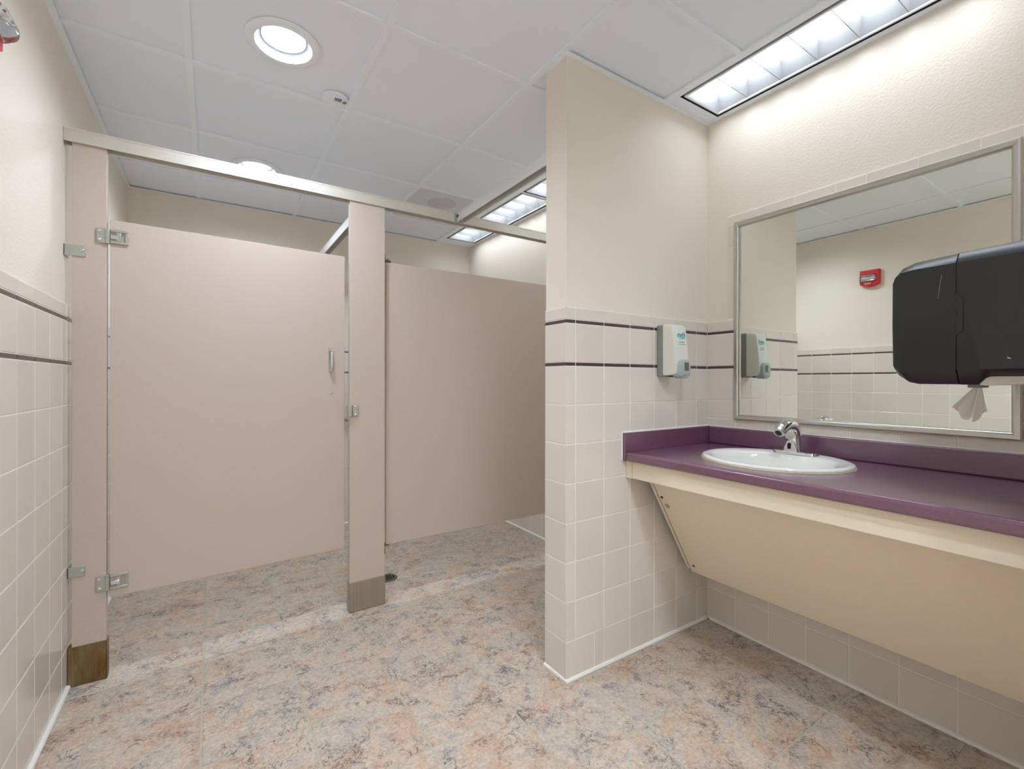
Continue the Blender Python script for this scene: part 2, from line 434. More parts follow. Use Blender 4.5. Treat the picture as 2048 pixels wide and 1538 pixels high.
# stub wall: front face, end face, back face
pj = [PX0, 1.193, 1.3450, 1.4980, 1.6525, 1.8060, 1.9595, XR - 0.008]
pj[0] = PX0 - 0.0016
lay(wall_middle, pj, None, (1, 0, 0), (0, -1, 0), PY0, None, BANDS[1:])
lay(wall_middle, [PX0 - 0.0016, 1.2935, 1.3450, 1.4980, 1.6525, 1.8060, 1.9595, XR - 0.008], None, (1, 0, 0), (0, -1, 0), PY0, None, BANDS[:1])
lay(wall_middle, [PY0 + 0.0046, PY1], None, (0, -1, 0), (-1, 0, 0), PX0)
# caulk beads where walls meet the floor and the inner corner
def bead(parent, pts):
    MB().tube(pts, 0.009, 8).build('caulk_bead', M['caulk'], parent)
bead(wall_left, [(XL + 0.0135, YN + 0.02, 0.004), (XL + 0.0135, YB - 0.02, 0.004)])
bead(wall_middle, [(XR - 0.012, PY0 - 0.001, 0.004), (PX0 - 0.001, PY0 - 0.001, 0.004), (PX0 - 0.001, PY1 - 0.002, 0.004)])
bead(wall_right, [(XR - 0.010, NY1 + 0.02, 0.004), (XR - 0.010, PY0 - 0.02, 0.004)])
bead(wall_right, [(XR - 0.010, PY1 + 0.02, 0.004), (XR - 0.010, YB - 0.02, 0.004)])
bead(wall_back, [(XL + 0.02, YB - 0.010, 0.004), (XR - 0.02, YB - 0.010, 0.004)])

# ------------------------------------------------------------------ suspended ceiling
ceiling = struct(MB().box(XL - 0.1, XR + 0.1, YN - 0.1, YB + 0.1, ZC + 0.14, ZC + 0.22).build('ceiling', M['dark']), 'suspended ceiling of white square boards in a white metal grid', 'ceiling')
cx = [XL, -0.075, 0.528, 1.132, 1.713]
cy = [YN, -0.815, -0.21, 0.395, 1.003, 1.612, 2.2225, 2.829, 3.4365, YB]
TW = 0.012
ZP = ZC + 0.0085
DOWN = [(0.2275, 1.9175), (0.2275, 3.130), (0.700, 0.110), (0.2275, -0.5125), (0.830, -0.5125), (0.530, -1.21)]  # last three are added out of view as fill for the room
for i in range(4):
    for j in range(len(cy) - 1):
        x0, x1, y0, y1 = cx[i], cx[i + 1], cy[j], cy[j + 1]
        hole = [c for c in DOWN if x0 < c[0] < x1 and y0 < c[1] < y1]
        speaker = i == 3 and j == 7
        if speaker: continue
        m = MB()
        if hole: m.plate_hole(x0 + 0.002, x1 - 0.002, y0 + 0.002, y1 - 0.002, ZP, ZP + 0.016, hole[0], 0.098, 0.098)
        else: m.box(x0 + 0.002, x1 - 0.002, y0 + 0.002, y1 - 0.002, ZP, ZP + 0.016)
        m.build('panel', M['panel'], ceiling, smooth=False)
FIX = [(0.270, 1.300), (2.548, 3.722), (1.600, 2.527)]       # fluorescent fixtures, from y to y
FX0, FX1 = 1.742, 2.023
for y0, y1 in [(YN, FIX[0][0]), (FIX[0][1], 1.612), (1.612, FIX[2][0]), (FIX[1][1], YB)]:
    if y0 < 1.3 < y1 or abs(y0 - 1.3) < 1e-6: y1 = 1.55
    MB().box(1.715, XR - 0.001, y0 + 0.001, y1 - 0.001, ZC + 0.001, ZC + 0.016).build('panel', M['panel'], ceiling, smooth=False)
for x in cx[1:]:
    MB().box(x - TW, x + TW if x < 1.7 else x + 0.027, YN, YB, ZC, ZC + 0.008).build('tee', M['tee'], ceiling, smooth=False)
for y in cy[1:-1]:
    for a, b in zip(cx[:-1], cx[1:]):
        MB().box(a + (TW if a > XL else 0), b - TW, y - TW, y + TW, ZC + 0.0002, ZC + 0.008).build('tee', M['tee'], ceiling, smooth=False)
MB().box(FX1, XR - 0.001, 0.2, FIX[1][1] + 0.02, ZC, ZC + 0.005).build('tee', M['tee'], ceiling, smooth=False)
MB().box(FX0, FX1, FIX[2][1] + 0.001, FIX[1][0] - 0.001, ZC, ZC + 0.005).build('tee', M['tee'], ceiling, smooth=False)
AW = 0.022
ang = MB
for x0, x1, y0, y1 in [(XL, XL + AW, YN, YB), (XL + AW, XR, YB - AW, YB), (PX0 + 0.006 - AW, PX0 + 0.006, PY0 + 0.006 - AW, PY1), (PX0 + 0.006, XR, PY0 + 0.006 - AW, PY0 + 0.006), (PX0 + 0.006, XR, PY1, PY1 + AW), (XR - AW, XR, NY1, PY0 - 0.02), (XR - AW, XR, PY1 + AW, YB - AW)]:
    MB().box(x0, x1, y0, y1, ZC - 0.0015, ZC - 0.0002).build('wall_angle', M['tee'], ceiling, smooth=False)

# ------------------------------------------------------------------ fluorescent fixtures
def fixture(y0, y1, cells, label, rev=True):
    t = thing('fluorescent_light', label, 'ceiling light', ((FX0 + FX1) / 2, (y0 + y1) / 2, ZC), 'recessed fluorescent lights along the right-hand wall'.replace('right-hand ', ''))
    zt = ZC + 0.10
    MB().box(FX0, FX0 + 0.002, y0, y1, ZC + 0.0002, zt).box(FX1 - 0.002, FX1, y0, y1, ZC + 0.0002, zt).box(FX0, FX1, y0, y0 + 0.002, ZC + 0.0002, zt).box(FX0, FX1, y1 - 0.002, y1, ZC + 0.0002, zt).box(FX0, FX1, y0, y1, zt, zt + 0.003).build('housing', M['dark'], t, smooth=False)
    a0, a1, b0, b1 = FX0 + 0.014, FX1 - 0.012, y0 + 0.012, y1 - 0.010
    w = 0.009
    zf = ZC + 0.001
    MB().box(a0, a0 + w, b0, b1, zf, zf + 0.012).box(a1 - w, a1, b0, b1, zf, zf + 0.012).box(a0 + w, a1 - w, b0, b0 + w, zf, zf + 0.012).box(a0 + w, a1 - w, b1 - w, b1, zf, zf + 0.012).build('louver_frame', M['white_trim'], t, smooth=False)
    i0, i1, k0, k1 = a0 + w, a1 - w, b0 + w, b1 - w
    pitch = (k1 - k0) / cells
    zt2 = zf + 0.072
    for x, s in ((i0, 1), (i1, -1)):
        MB().prism([(x - s * 0.001, zf + 0.002), (x + s * 0.026, zt2), (x - s * 0.001, zt2)], 'y', k0, k1).build('side_reflector', M['reflector'], t)
    for k in range(cells + 1):
        y = k0 + pitch * k
        lo, hi = (y - 0.013, y + 0.013)
        MB().prism([(y - 0.0012, zf + 0.002), (y + 0.0012, zf + 0.002), (min(hi, k1), zt2), (max(lo, k0), zt2)], 'x', i0, i1).build('louver_blade', M['reflector'], t)
    MB().box(i0, i1, k0, k1, zt2 + 0.004, zt2 + 0.008).build('lens', M['tube'], t, smooth=False)
    return t
fixture(*FIX[0], 7, 'recessed fluorescent light with white louvers over the vanity mirror')
fixture(*FIX[1], 8, 'recessed fluorescent light ending at the far corner of the stall')
fixture(*FIX[2], 6, 'recessed fluorescent light next to the stub wall, inside the stall')

# ------------------------------------------------------------------ downlights
def downlight(c, label):
    t = thing('downlight', label, 'ceiling light', (c[0], c[1], ZC), 'round recessed downlights')
    MB().lathe([(0.097, 0.022), (0.1295, 0.0062), (0.1300, 0.0035), (0.127, 0.0), (0.112, -0.0035), (0.0975, -0.003), (0.0945, 0.002), (0.0935, 0.010)], (c[0], c[1], ZC), 64, False, False).build('trim_ring', M['white_trim'], t)
    MB().lathe([(0.0955, 0.004), (0.0925, 0.006), (0.0885, 0.018), (0.079, 0.024), (0.0755, 0.024), (0.0745, 0.028), (0.0745, 0.06), (0.099, 0.06), (0.099, 0.02)], (c[0], c[1], ZC), 64, False, False).build('baffle', M['baffle'], t)
    MB().lathe([(0.0744, 0.030), (0.05, 0.0265), (0.02, 0.025), (0.001, 0.025)], (c[0], c[1], ZC), 48, False, True).build('lens', M['lamp'], t)
    return t
downlight(DOWN[0], 'round recessed downlight in front of the stall, beside the ceiling sensor')
downlight(DOWN[1], 'round recessed downlight inside the stall, half hidden by the headrail')
downlight(DOWN[2], 'round recessed downlight above the viewpoint, out of the picture')
downlight(DOWN[3], 'added fill downlight, unseen behind the viewpoint, nearer the long tiled wall')  # this and the next two are assumed lamps, added to raise overall brightness
downlight(DOWN[4], 'added fill downlight, unseen behind the viewpoint, nearer the stub wall')
downlight(DOWN[5], 'added fill downlight, unseen, farthest behind the viewpoint')

# ceiling sensor
c = (0.462, 2.160, ZC)
t = thing('smoke_detector', 'small round white ceiling sensor with a slotted vent', 'detector', c)
MB().lathe([(0.056, 0.006), (0.057, -0.004), (0.054, -0.009), (0.050, -0.0095), (0.046, -0.013), (0.030, -0.0165), (0.001, -0.017)], c, 48, True, True).build('body', M['detector'], t)
for k in range(5):
    MB().box(c[0] - 0.006 + 0.006 * k, c[0] - 0.003 + 0.006 * k, c[1] - 0.039, c[1] - 0.018, ZC - 0.0172, ZC - 0.012).build('vent_slot', M['dark'], t, smooth=False)
MB().lathe([(0.010, 0.004), (0.011, -0.001), (0.008, -0.004), (0.001, -0.005)], (c[0] + 0.036, c[1] - 0.017, ZC - 0.0125), 20).build('sensor_window', M['grey_plastic'], t)

# ceiling loudspeaker tile
t = thing('ceiling_speaker', 'grey perforated ceiling board with a round loudspeaker grille', 'loudspeaker', (1.422, 3.133, ZC))
m = MB().plate_hole(1.134, 1.711, 2.831, 3.4345, ZC + 0.004, ZC + 0.014, (1.375, 3.02), 0.100, 0.100); m.build('board', M['grille'], t, smooth=False)
MB().lathe([(0.101, 0.010), (0.101, 0.002), (0.095, 0.0005), (0.04, 0.002), (0.001, 0.0025)], (1.375, 3.02, ZC), 40).build('grille', M['grille2'], t)

# ------------------------------------------------------------------ toilet stall
SY = 2.372
def screw(mb, x, y, z, ny=-1, r=0.0055):
    mb.loft([[(x + rr * math.cos(a), y + ny * dd, z + rr * math.sin(a)) for a in (k * math.pi / 5 for k in range(10))] for rr, dd in ((r, -0.001), (r, 0.002), (r * 0.6, 0.004), (r * 0.1, 0.0045))])
def hinge(parent, x0, xm, x1, z0, z1, dT):
    """surface hinge: plate on the pilaster, cast loop on the door, barrel between"""
    h = MB().box(x0, xm, SY - 0.006, SY, z0 - 0.002, z1 + 0.002).build('hinge_plate', M['zinc'], parent, 0.0015)
    for z in (z0 + 0.010, z1 - 0.010):
        s = MB(); screw(s, x0 + 0.010, SY - 0.006, z); s.build('screw', M['chrome'], h)
    MB().box(xm - 0.004, xm + 0.0078, SY - 0.010, SY + 0.004, z0 - 0.003, z1 + 0.003).build('knuckle', M['zinc'], h, 0.0015)
def hinge_door(parent, T, x0, x1, z0, z1):
    y = SY - 0.008; w = 0.0105
    h = MB(T).box(x0, x1, y, SY, z1 - w, z1).box(x0, x1, y, SY, z0, z0 + w).box(x1 - w, x1, y, SY, z0 + w, z1 - w).build('hinge_loop', M['zinc'], parent, 0.0018)
    zm = (z0 + z1) / 2
    MB(T).box(x0 + 0.0015, x0 + 0.030, y - 0.001, SY - 0.001, zm - 0.011, zm + 0.006).build('hinge_pin', M['chrome'], h, 0.003)
    MB(T).box(x0 + 0.018, x0 + 0.034, y + 0.001, SY - 0.001, z0 + w, z1 - w).build('hinge_block', M['zinc'], h, 0.002)

# pilaster by the wall
p1 = thing('pilaster', 'narrow beige stall post with a rust-stained shoe, next to the tiled wall', 'pilaster', (-0.395, SY + 0.016, 0), 'stall pilasters')
MB().box(-0.443, -0.3425, SY, SY + 0.032, 0.02, 2.09).build('post', M['laminate'], p1, 0.0012)
MB().box(-0.4535, -0.3425, SY - 0.004, SY, 0.002, 0.150).box(-0.4535, -0.3425, SY + 0.032, SY + 0.036, 0.002, 0.150).box(-0.4535, -0.444, SY, SY + 0.032, 0.002, 0.150).box(-0.3425, -0.339, SY - 0.004, SY + 0.036, 0.002, 0.150).build('shoe', M['rust_shoe'], p1, 0.001)
for z0, z1 in ((1.637, 1.680), (0.415, 0.455)):
    xw = XL + 0.0003 if z0 > 1 else XL + 0.0112
    b = MB().box(xw, -0.404, SY - 0.004, SY, z0, z1).box(xw, xw + 0.004, SY - 0.004, SY + 0.055, z0, z1).build('wall_bracket', M['zinc'], p1, 0.0012)
    s = MB(); screw(s, -0.413, SY - 0.004, (z0 + z1) / 2 + 0.003); s.build('screw', M['chrome'], b)
for z0, z1 in ((1.701, 1.755), (0.345, 0.402)):
    hinge(p1, -0.373, -0.3415, 0, z0, z1, None)
# middle pilaster
p2 = thing('pilaster', 'beige stall post with a clean steel shoe and latch keeper, mid-way along the stall front', 'pilaster', (0.667, SY + 0.016, 0), 'stall pilasters')
MB().box(0.580, 0.757, SY - 0.002, SY + 0.030, 0.02, 2.09).build('post', M['laminate'], p2, 0.0012)
MB().box(0.577, 0.760, SY - 0.006, SY - 0.002, 0.002, 0.150).box(0.577, 0.760, SY + 0.030, SY + 0.034, 0.002, 0.150).box(0.5765, 0.580, SY - 0.006, SY + 0.034, 0.002, 0.150).box(0.757, 0.7605, SY - 0.006, SY + 0.034, 0.002, 0.150).build('shoe', M['shoe'], p2, 0.0012)
kp = MB().box(0.592, 0.622, SY - 0.008, SY - 0.002, 0.984, 1.042).build('latch_keeper', M['zinc'], p2, 0.002)
MB().prism([(0.566, SY + 0.012), (0.567, SY - 0.012), (0.574, SY - 0.019), (0.586, SY - 0.019), (0.596, SY - 0.008), (0.596, SY + 0.000), (0.582, SY - 0.004), (0.577, SY - 0.004), (0.577, SY + 0.012)], 'z', 0.985, 1.041).build('keeper_lip', M['zinc'], kp, 0.002)
for z in (1.034, 0.993):
    s = MB(); screw(s, 0.608, SY - 0.008, z, r=0.0045); s.build('screw', M['chrome'], kp)

# door, slightly ajar
DT = Matrix.Translation((-0.333, SY, 0)) @ Matrix.Rotation(math.radians(3.2), 4, 'Z') @ Matrix.Translation((0.333, -SY, 0))
d1 = thing('stall_door', 'beige laminate stall door with a chrome pull, slightly ajar', 'door', (-0.333, SY + 0.012, 0.313))
MB(DT).box(-0.333, 0.5685, SY, SY + 0.025, 0.313, 1.795).build('door_panel', M['laminate'], d1, 0.0012)
for z0, z1 in ((1.701, 1.757), (0.343, 0.402)):
    hinge_door(d1, DT, -0.3325, -0.2765, z0, z1)
hp = [(0.500, SY + 0.001, 1.318), (0.500, SY - 0.012, 1.318), (0.500, SY - 0.022, 1.312), (0.500, SY - 0.026, 1.296), (0.500, SY - 0.026, 1.240), (0.500, SY - 0.022, 1.222), (0.500, SY - 0.012, 1.215), (0.500, SY + 0.001, 1.215)]
hd = MB(DT).tube(hp, [0.0095, 0.0085, 0.0075, 0.007, 0.007, 0.0075, 0.0085, 0.0095], 12).build('pull_handle', M['chrome'], d1)
MB(DT).box(0.4905, 0.5095, SY - 0.003, SY, 1.205, 1.328).build('pull_plate', M['zinc'], hd, 0.003)
for z in (1.189, 1.101):
    s = MB(DT); screw(s, 0.500, SY, z, r=0.0055); s.build('screw', M['chrome'], d1)

# wide panel
pn = thing('stall_panel', 'wide beige laminate stall panel running behind the tiled stub wall', 'partition', (1.36, SY + 0.035, 0.298))
MB().box(0.7735, 1.985, SY + 0.026, SY + 0.051, 0.298, 1.791).build('panel_board', M['laminate'], pn, 0.0012)
MB().prism([(0.764, 1.793), (0.800, 1.793), (0.798, 1.799), (0.781, 1.809), (0.770, 1.803), (0.768, 1.838), (0.764, 1.840)], 'y', SY + 0.024, SY + 0.050).build('upper_pivot', M['brass'], pn, 0.001)
MB().box(0.7715, 0.790, SY + 0.026, SY + 0.050, 0.289, 0.2975).box(0.7615, 0.7715, SY + 0.031, SY + 0.047, 0.245, 0.2975).build('lower_pivot', M['brass'], pn, 0.001)
for z in (0.42, 1.60):
    MB().box(1.985, XR - 0.0085, SY + 0.030, SY + 0.046, z, z + 0.05).build('wall_bracket', M['zinc'], pn, 0.001)
MB().box(0.7605, 0.7735, SY + 0.034, SY + 0.040, 0.310, 1.780).build('closing_strip', M['laminate'], pn, smooth=False)

# headrail and its braces (open channels)
RZ0, RZ1 = 2.067, 2.119
hr = thing('headrail', 'brushed aluminium headrail across the top of the stall front', 'rail', (0.8, SY + 0.014, RZ0))
m = MB().box(XL + 0.001, XR - 0.001, SY - 0.008, SY - 0.0045, RZ0, RZ1).box(XL + 0.001, XR - 0.001, SY + 0.036, SY + 0.040, RZ0, RZ1).box(XL + 0.001, XR - 0.001, SY - 0.0045, SY + 0.036, RZ1 - 0.0035, RZ1)
m.box(XL + 0.001, XR - 0.001, SY - 0.0092, SY - 0.008, RZ1 - 0.006, RZ1).box(XL + 0.001, XR - 0.001, SY - 0.0092, SY - 0.008, RZ0, RZ0 + 0.004)
m.build('channel', M['alu'], hr)
MB().box(1.155, 1.195, SY - 0.0125, SY - 0.0092, RZ0 + 0.003, RZ1 - 0.003).build('joining_plate', M['zinc'], hr, 0.001)
def brace(x, y0, y1, label):
    t = thing('brace_rail', label, 'rail', (x, (y0 + y1) / 2, RZ0))
    MB().box(x - 0.020, x - 0.0165, y0, y1, RZ0, RZ1).box(x + 0.0165, x + 0.020, y0, y1, RZ0, RZ1).box(x - 0.0165, x + 0.0165, y0, y1, RZ1 - 0.0035, RZ1).box(x - 0.0212, x - 0.020, y0, y1, RZ1 - 0.006, RZ1).box(x - 0.0212, x - 0.020, y0, y1, RZ0, RZ0 + 0.004).build('channel', M['alu_y'], t)
    return t
b1 = brace(1.190, PY1 + 0.001, SY - 0.013, 'aluminium brace rail from the headrail to the tiled stub wall')
s = MB(); 
for q in (SY - 0.022,):
    s.tube([(1.1695, q, RZ0 + 0.032), (1.165, q, RZ0 + 0.032), (1.1645, q, RZ0 + 0.032)], [0.006, 0.006, 0.003], 10)
s.build('bolt', M['dark'], b1)
b2 = brace(0.690, SY + 0.041, YB - 0.001, 'aluminium brace rail from the headrail to the far wall')

# grab bar seen through the latch gap
g = thing('grab_bar', 'horizontal steel grab bar on the far tiled wall, seen through the door gap', 'grab bar', (0.9, YB - 0.008, 0.85))
MB().tube([(0.45, YB - 0.008, 0.85), (0.45, YB - 0.030, 0.85), (0.462, YB - 0.046, 0.85), (0.48, YB - 0.05, 0.85), (1.32, YB - 0.05, 0.85), (1.338, YB - 0.046, 0.85), (1.35, YB - 0.030, 0.85), (1.35, YB - 0.008, 0.85)], 0.016, 14).build('bar', M['steel'], g)
for x in (0.45, 1.35):
    MB().tube([(x, YB - 0.0085, 0.85), (x, YB - 0.016, 0.85), (x, YB - 0.020, 0.85)], [0.037, 0.037, 0.02], 20).build('flange', M['steel'], g)

# floor drain
t = thing('floor_drain', 'round tarnished floor drain beyond the middle stall post', 'drain', (0.868, 2.668, 0))
MB().lathe([(0.058, 0.0002), (0.058, 0.003), (0.054, 0.0045), (0.044, 0.0045), (0.042, 0.001), (0.001, 0.001)], (0.868, 2.668, 0), 32).build('rim', M['brass'], t)
for k in range(6):
    x = 0.868 - 0.035 + 0.0135 * k; h = math.sqrt(max(0.0001, 0.041 ** 2 - (x - 0.868 + 0.002) ** 2))
    MB().box(x, x + 0.005, 2.668 - h, 2.668 + h, 0.0011, 0.0035).build('slot', M['seam'], t, smooth=False)

# ------------------------------------------------------------------ mirror
XM = 2.0430
t = thing('mirror', 'large square wall mirror in a slim steel frame over the counter', 'mirror', (XM, 0.768, 0.985))
MB().box(XM - 0.001, XM - 0.0002, 0.320, 1.216, 0.992, 1.894).build('glass', M['mirror'], t, smooth=False)
fr = []
def mitre(p):   # frame profile bar: outer/inner rectangle ring with a rounded face
    y0, y1, z0, z1 = 0.314, 1.222, 0.986, 1.899; w = 0.0235
    rings = []
    for ins, x in ((0.0, XM), (0.0, XM - 0.013), (0.004, XM - 0.017), (0.014, XM - 0.0175), (w - 0.002, XM - 0.013), (w, XM - 0.0085), (w, XM - 0.0012)):
        rings.append([(x, y0 + ins, z0 + ins), (x, y1 - ins, z0 + ins), (x, y1 - ins, z1 - ins), (x, y0 + ins, z1 - ins)])
    return rings
MB().loft(mitre(0), False, False).build('frame', M['frame'], t)
s = MB()
MB().lathe([(0.005, 0.0), (0.005, 0.004), (0.001, 0.005)], (XM - 0.017, 1.2075, 1.879), 10).build('corner_clip', M['chrome'], t)

# ------------------------------------------------------------------ vanity counter
CT = 0.866
cn = thing('vanity_counter', 'plum laminate counter with matching upstands and a cream front rail', 'counter', (1.75, 0.766, 0.755))
SC = (1.760, 0.905)
ct = MB().plate_hole(1.452, XR - 0.009, NY1 + 0.001, PY0 - 0.001, CT - 0.038, CT, (1.746, 0.905), 0.192, 0.226, 64).build('countertop', M['plum'], cn, 0.010, 3)
MB().box(XR - 0.027, XR - 0.0085, NY1 + 0.001, PY0 - 0.0205, CT, 0.946).build('back_upstand', M['plum'], cn, 0.006, 3)
MB().box(1.449, XR - 0.0085, PY0 - 0.0200, PY0 - 0.0006, CT + 0.0002, 0.946).box(1.449, 1.4515, PY0 - 0.0200, PY0 - 0.0006, 0.8285, CT + 0.0002).build('side_upstand', M['plum'], cn, 0.002)
MB().tube([(1.449, PY0 - 0.004, 0.947), (XR - 0.012, PY0 - 0.004, 0.947)], 0.0038, 8).tube([(1.4465, PY0 - 0.003, 0.830), (1.4465, PY0 - 0.003, 0.946)], 0.003, 8).tube([(XR - 0.011, PY0 - 0.006, 0.9465), (XR - 0.011, NY1 + 0.002, 0.9465)], 0.003, 8).build('caulk_bead', M['caulk'], cn)
MB().box(1.475, 1.495, NY1 + 0.001, PY0 - 0.0335, 0.756, CT - 0.0385).build('front_rail', M['cream'], cn, 0.001)
MB().box(1.473, 1.520, PY0 - 0.032, PY0 - 0.0006, 0.755, CT - 0.0385).build('wall_cleat', M['cream'], cn, 0.001)

# sloped access panel under the counter
ap = thing('access_panel', 'large cream panel sloping back under the counter to hide the pipes', 'panel', (1.72, 0.75, 0.288))
ax0, az0, ax1, az1 = 1.5000, 0.8260, 1.850, 0.2885
# line through (1.585,.722) and (1.850,.288)
sl = (0.7215 - 0.2885) / (1.585 - 1.850)
az0 = 0.2885 + sl * (ax0 - 1.850)
if az0 > CT - 0.040:
    az0 = CT - 0.0395; ax0 = 1.850 + (az0 - 0.2885) / sl
nn = Vector((-(az1 - az0), 0, (ax1 - ax0))).normalized()
if nn.x > 0: nn = -nn
def slope(y0, y1, t0, t1, d0, d1):
    a = Vector((ax0, 0, az0)); b = Vector((ax1, 0, az1))
    P = [a.lerp(b, t0) + nn * d1, a.lerp(b, t1) + nn * d1, a.lerp(b, t1) + nn * d0, a.lerp(b, t0) + nn * d0]
    return [(p.x, p.z) for p in P]
MB().prism(slope(0, 0, 0.02, 1.0, -0.018, 0.0), 'y', NY1 + 0.001, 1.3140).build('panel_board', M['cream'], ap, 0.001)
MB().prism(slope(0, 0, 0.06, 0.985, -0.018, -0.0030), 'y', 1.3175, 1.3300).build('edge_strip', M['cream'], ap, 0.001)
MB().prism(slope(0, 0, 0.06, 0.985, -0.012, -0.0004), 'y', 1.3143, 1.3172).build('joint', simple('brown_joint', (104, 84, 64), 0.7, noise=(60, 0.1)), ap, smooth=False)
MB().prism(slope(0, 0, 0.06, 0.985, -0.004, 0.0002), 'y', 1.3302, 1.3322).build('edge_highlight', M['caulk'], ap, smooth=False)  # pale strip painted in as the highlight along the panel's edge
a = Vector((ax0, 0, az0)); b = Vector((ax1, 0, az1))
for tt, y, r, mm, nm in ((0.30, 1.298, 0.0065, 'dark', 'bolt'), (0.37, 1.288, 0.0125, 'zinc', 'lock'), (0.925, 1.288, 0.006, 'dark', 'bolt')):
    q = a.lerp(b, tt) ; q.y = y
    MB().tube([q - nn * 0.001, q + nn * 0.0015, q + nn * 0.002], [r, r, r * 0.6], 14).build(nm, M[mm], ap)

# ------------------------------------------------------------------ sink
sk = thing('sink', 'oval white porcelain drop-in sink with a stained rim', 'sink', (SC[0], SC[1], CT))
def ell(cx_, cy_, a_, b_, z_, n=72): return [(cx_ + a_ * math.cos(2 * math.pi * k / n), cy_ + b_ * math.sin(2 * math.pi * k / n), z_) for k in range(n)]
R = [ell(SC[0], SC[1], 0.224, 0.2495, CT + 0.0006), ell(*SC, 0.226, 0.2515, CT + 0.002), ell(*SC, 0.228, 0.2535, CT + 0.006), ell(*SC, 0.226, 0.2515, CT + 0.0105), ell(*SC, 0.219, 0.2445, CT + 0.0135), ell(*SC, 0.209, 0.2345, CT + 0.0135),
     ell(1.752, 0.905, 0.196, 0.222, CT + 0.0115), ell(1.738, 0.905, 0.174, 0.211, CT + 0.0095), ell(1.736, 0.905, 0.168, 0.206, CT + 0.004), ell(1.738, 0.905, 0.160, 0.199, CT - 0.015), ell(1.742, 0.905, 0.145, 0.183, CT - 0.06), ell(1.746, 0.905, 0.115, 0.146, CT - 0.105), ell(1.75, 0.905, 0.07, 0.088, CT - 0.128), ell(1.75, 0.905, 0.022, 0.022, CT - 0.134)]
MB().loft(R, False, True).build('bowl', M['porcelain'], sk)
MB().loft([ell(*SC, 0.231, 0.2565, CT + 0.0002), ell(*SC, 0.230, 0.2555, CT + 0.003), ell(*SC, 0.2265, 0.252, CT + 0.0035)], False, False).build('sealant_line', M['sealant'], sk)
MB().lathe([(0.021, -0.1335), (0.021, -0.1315), (0.016, -0.130), (0.001, -0.132)], (1.75, 0.905, CT), 24).build('drain', M['chrome'], sk)

# ------------------------------------------------------------------ faucet
FZ = CT + 0.0135
FXc, FYc = 1.934, 0.912
fa = thing('faucet', 'chrome sensor faucet with a curved spout on the sink ledge', 'faucet', (FXc, FYc, FZ))
def rrect(cx_, cy_, hx, hy, r, n=6):
    P = []
    for sx, sy, a0 in ((1, 1, 0), (-1, 1, 90), (-1, -1, 180), (1, -1, 270)):
        for k in range(n + 1):
            q = math.radians(a0 + 90 * k / n); P.append((cx_ + sx * (hx - r) + r * math.cos(q), cy_ + sy * (hy - r) + r * math.sin(q)))
    return P
bp = rrect(FXc, FYc - 0.006, 0.026, 0.082, 0.022)
bq = rrect(FXc, FYc - 0.006, 0.0235, 0.0795, 0.020)
MB().loft([[(x, y, FZ - 0.003) for x, y in bp], [(x, y, FZ + 0.005) for x, y in bp], [(x, y, FZ + 0.0085) for x, y in bq]]).build('base_plate', M['chrome'], fa)
path = [(FXc, FYc, FZ + 0.006), (FXc, FYc, FZ + 0.02), (FXc, FYc, FZ + 0.05), (FXc - 0.001, FYc, FZ + 0.075), (FXc - 0.007, FYc, FZ + 0.094), (FXc - 0.020, FYc, FZ + 0.108), (FXc - 0.040, FYc, FZ + 0.1155), (FXc - 0.062, FYc, FZ + 0.1145), (FXc - 0.084, FYc, FZ + 0.1075), (FXc - 0.104, FYc, FZ + 0.097), (FXc - 0.116, FYc, FZ + 0.0885)]
MB().tube(path, [0.032, 0.0305, 0.0275, 0.026, 0.0255, 0.0245, 0.0235, 0.0225, 0.0220, 0.0218, 0.0205], 28).build('spout', M['chrome'], fa)
e0 = Vector(path[-1]); ed = (Vector(path[-1]) - Vector(path[-2])).normalized()
ae = MB().tube([e0 - ed * 0.001, e0 + ed * 0.004, e0 + ed * 0.0045], [0.019, 0.0185, 0.0165], 24).build('aerator', M['zinc'], fa)
MB().tube([e0 + ed * 0.0046, e0 + ed * 0.0052], [0.0125, 0.0125], 20).build('screen', M['dark'], ae)
# front face: shield with sensor window, round cap above
sh = [(FYc - 0.028, FZ + 0.007), (FYc + 0.028, FZ + 0.007), (FYc + 0.026, FZ + 0.020), (FYc + 0.013, FZ + 0.052), (FYc - 0.013, FZ + 0.052), (FYc - 0.026, FZ + 0.020)]
m = MB()
m.loft([[(FXc - 0.024, y, z) for y, z in sh], [(FXc - 0.0345 + (z - FZ - 0.007) * 0.10, FYc + (y - FYc) * 0.93, z) for y, z in sh]])
se = m.build('sensor_cover', M['chrome'], fa, 0.003, 3)
MB().prism([(FYc + 0.003 + 0.0055 * math.cos(q), FZ + 0.037 + 0.0055 * math.sin(q)) for q in (k * math.pi / 8 for k in range(9))] + [(FYc - 0.0025, FZ + 0.019), (FYc + 0.0085, FZ + 0.019)], 'x', FXc - 0.0352, FXc - 0.028).build('sensor_window', M['seam'], se)
m = MB(); m.loft([[(FXc - 0.022 - dx, FYc + 0.002 + r * 1.05 * math.cos(q), FZ + 0.075 + r * math.sin(q)) for q in (k * math.pi / 12 for k in range(24))] for r, dx in ((0.0215, 0.0), (0.0215, 0.006), (0.019, 0.0085), (0.004, 0.009))]); m.build('mixing_cap', M['chrome'], fa)

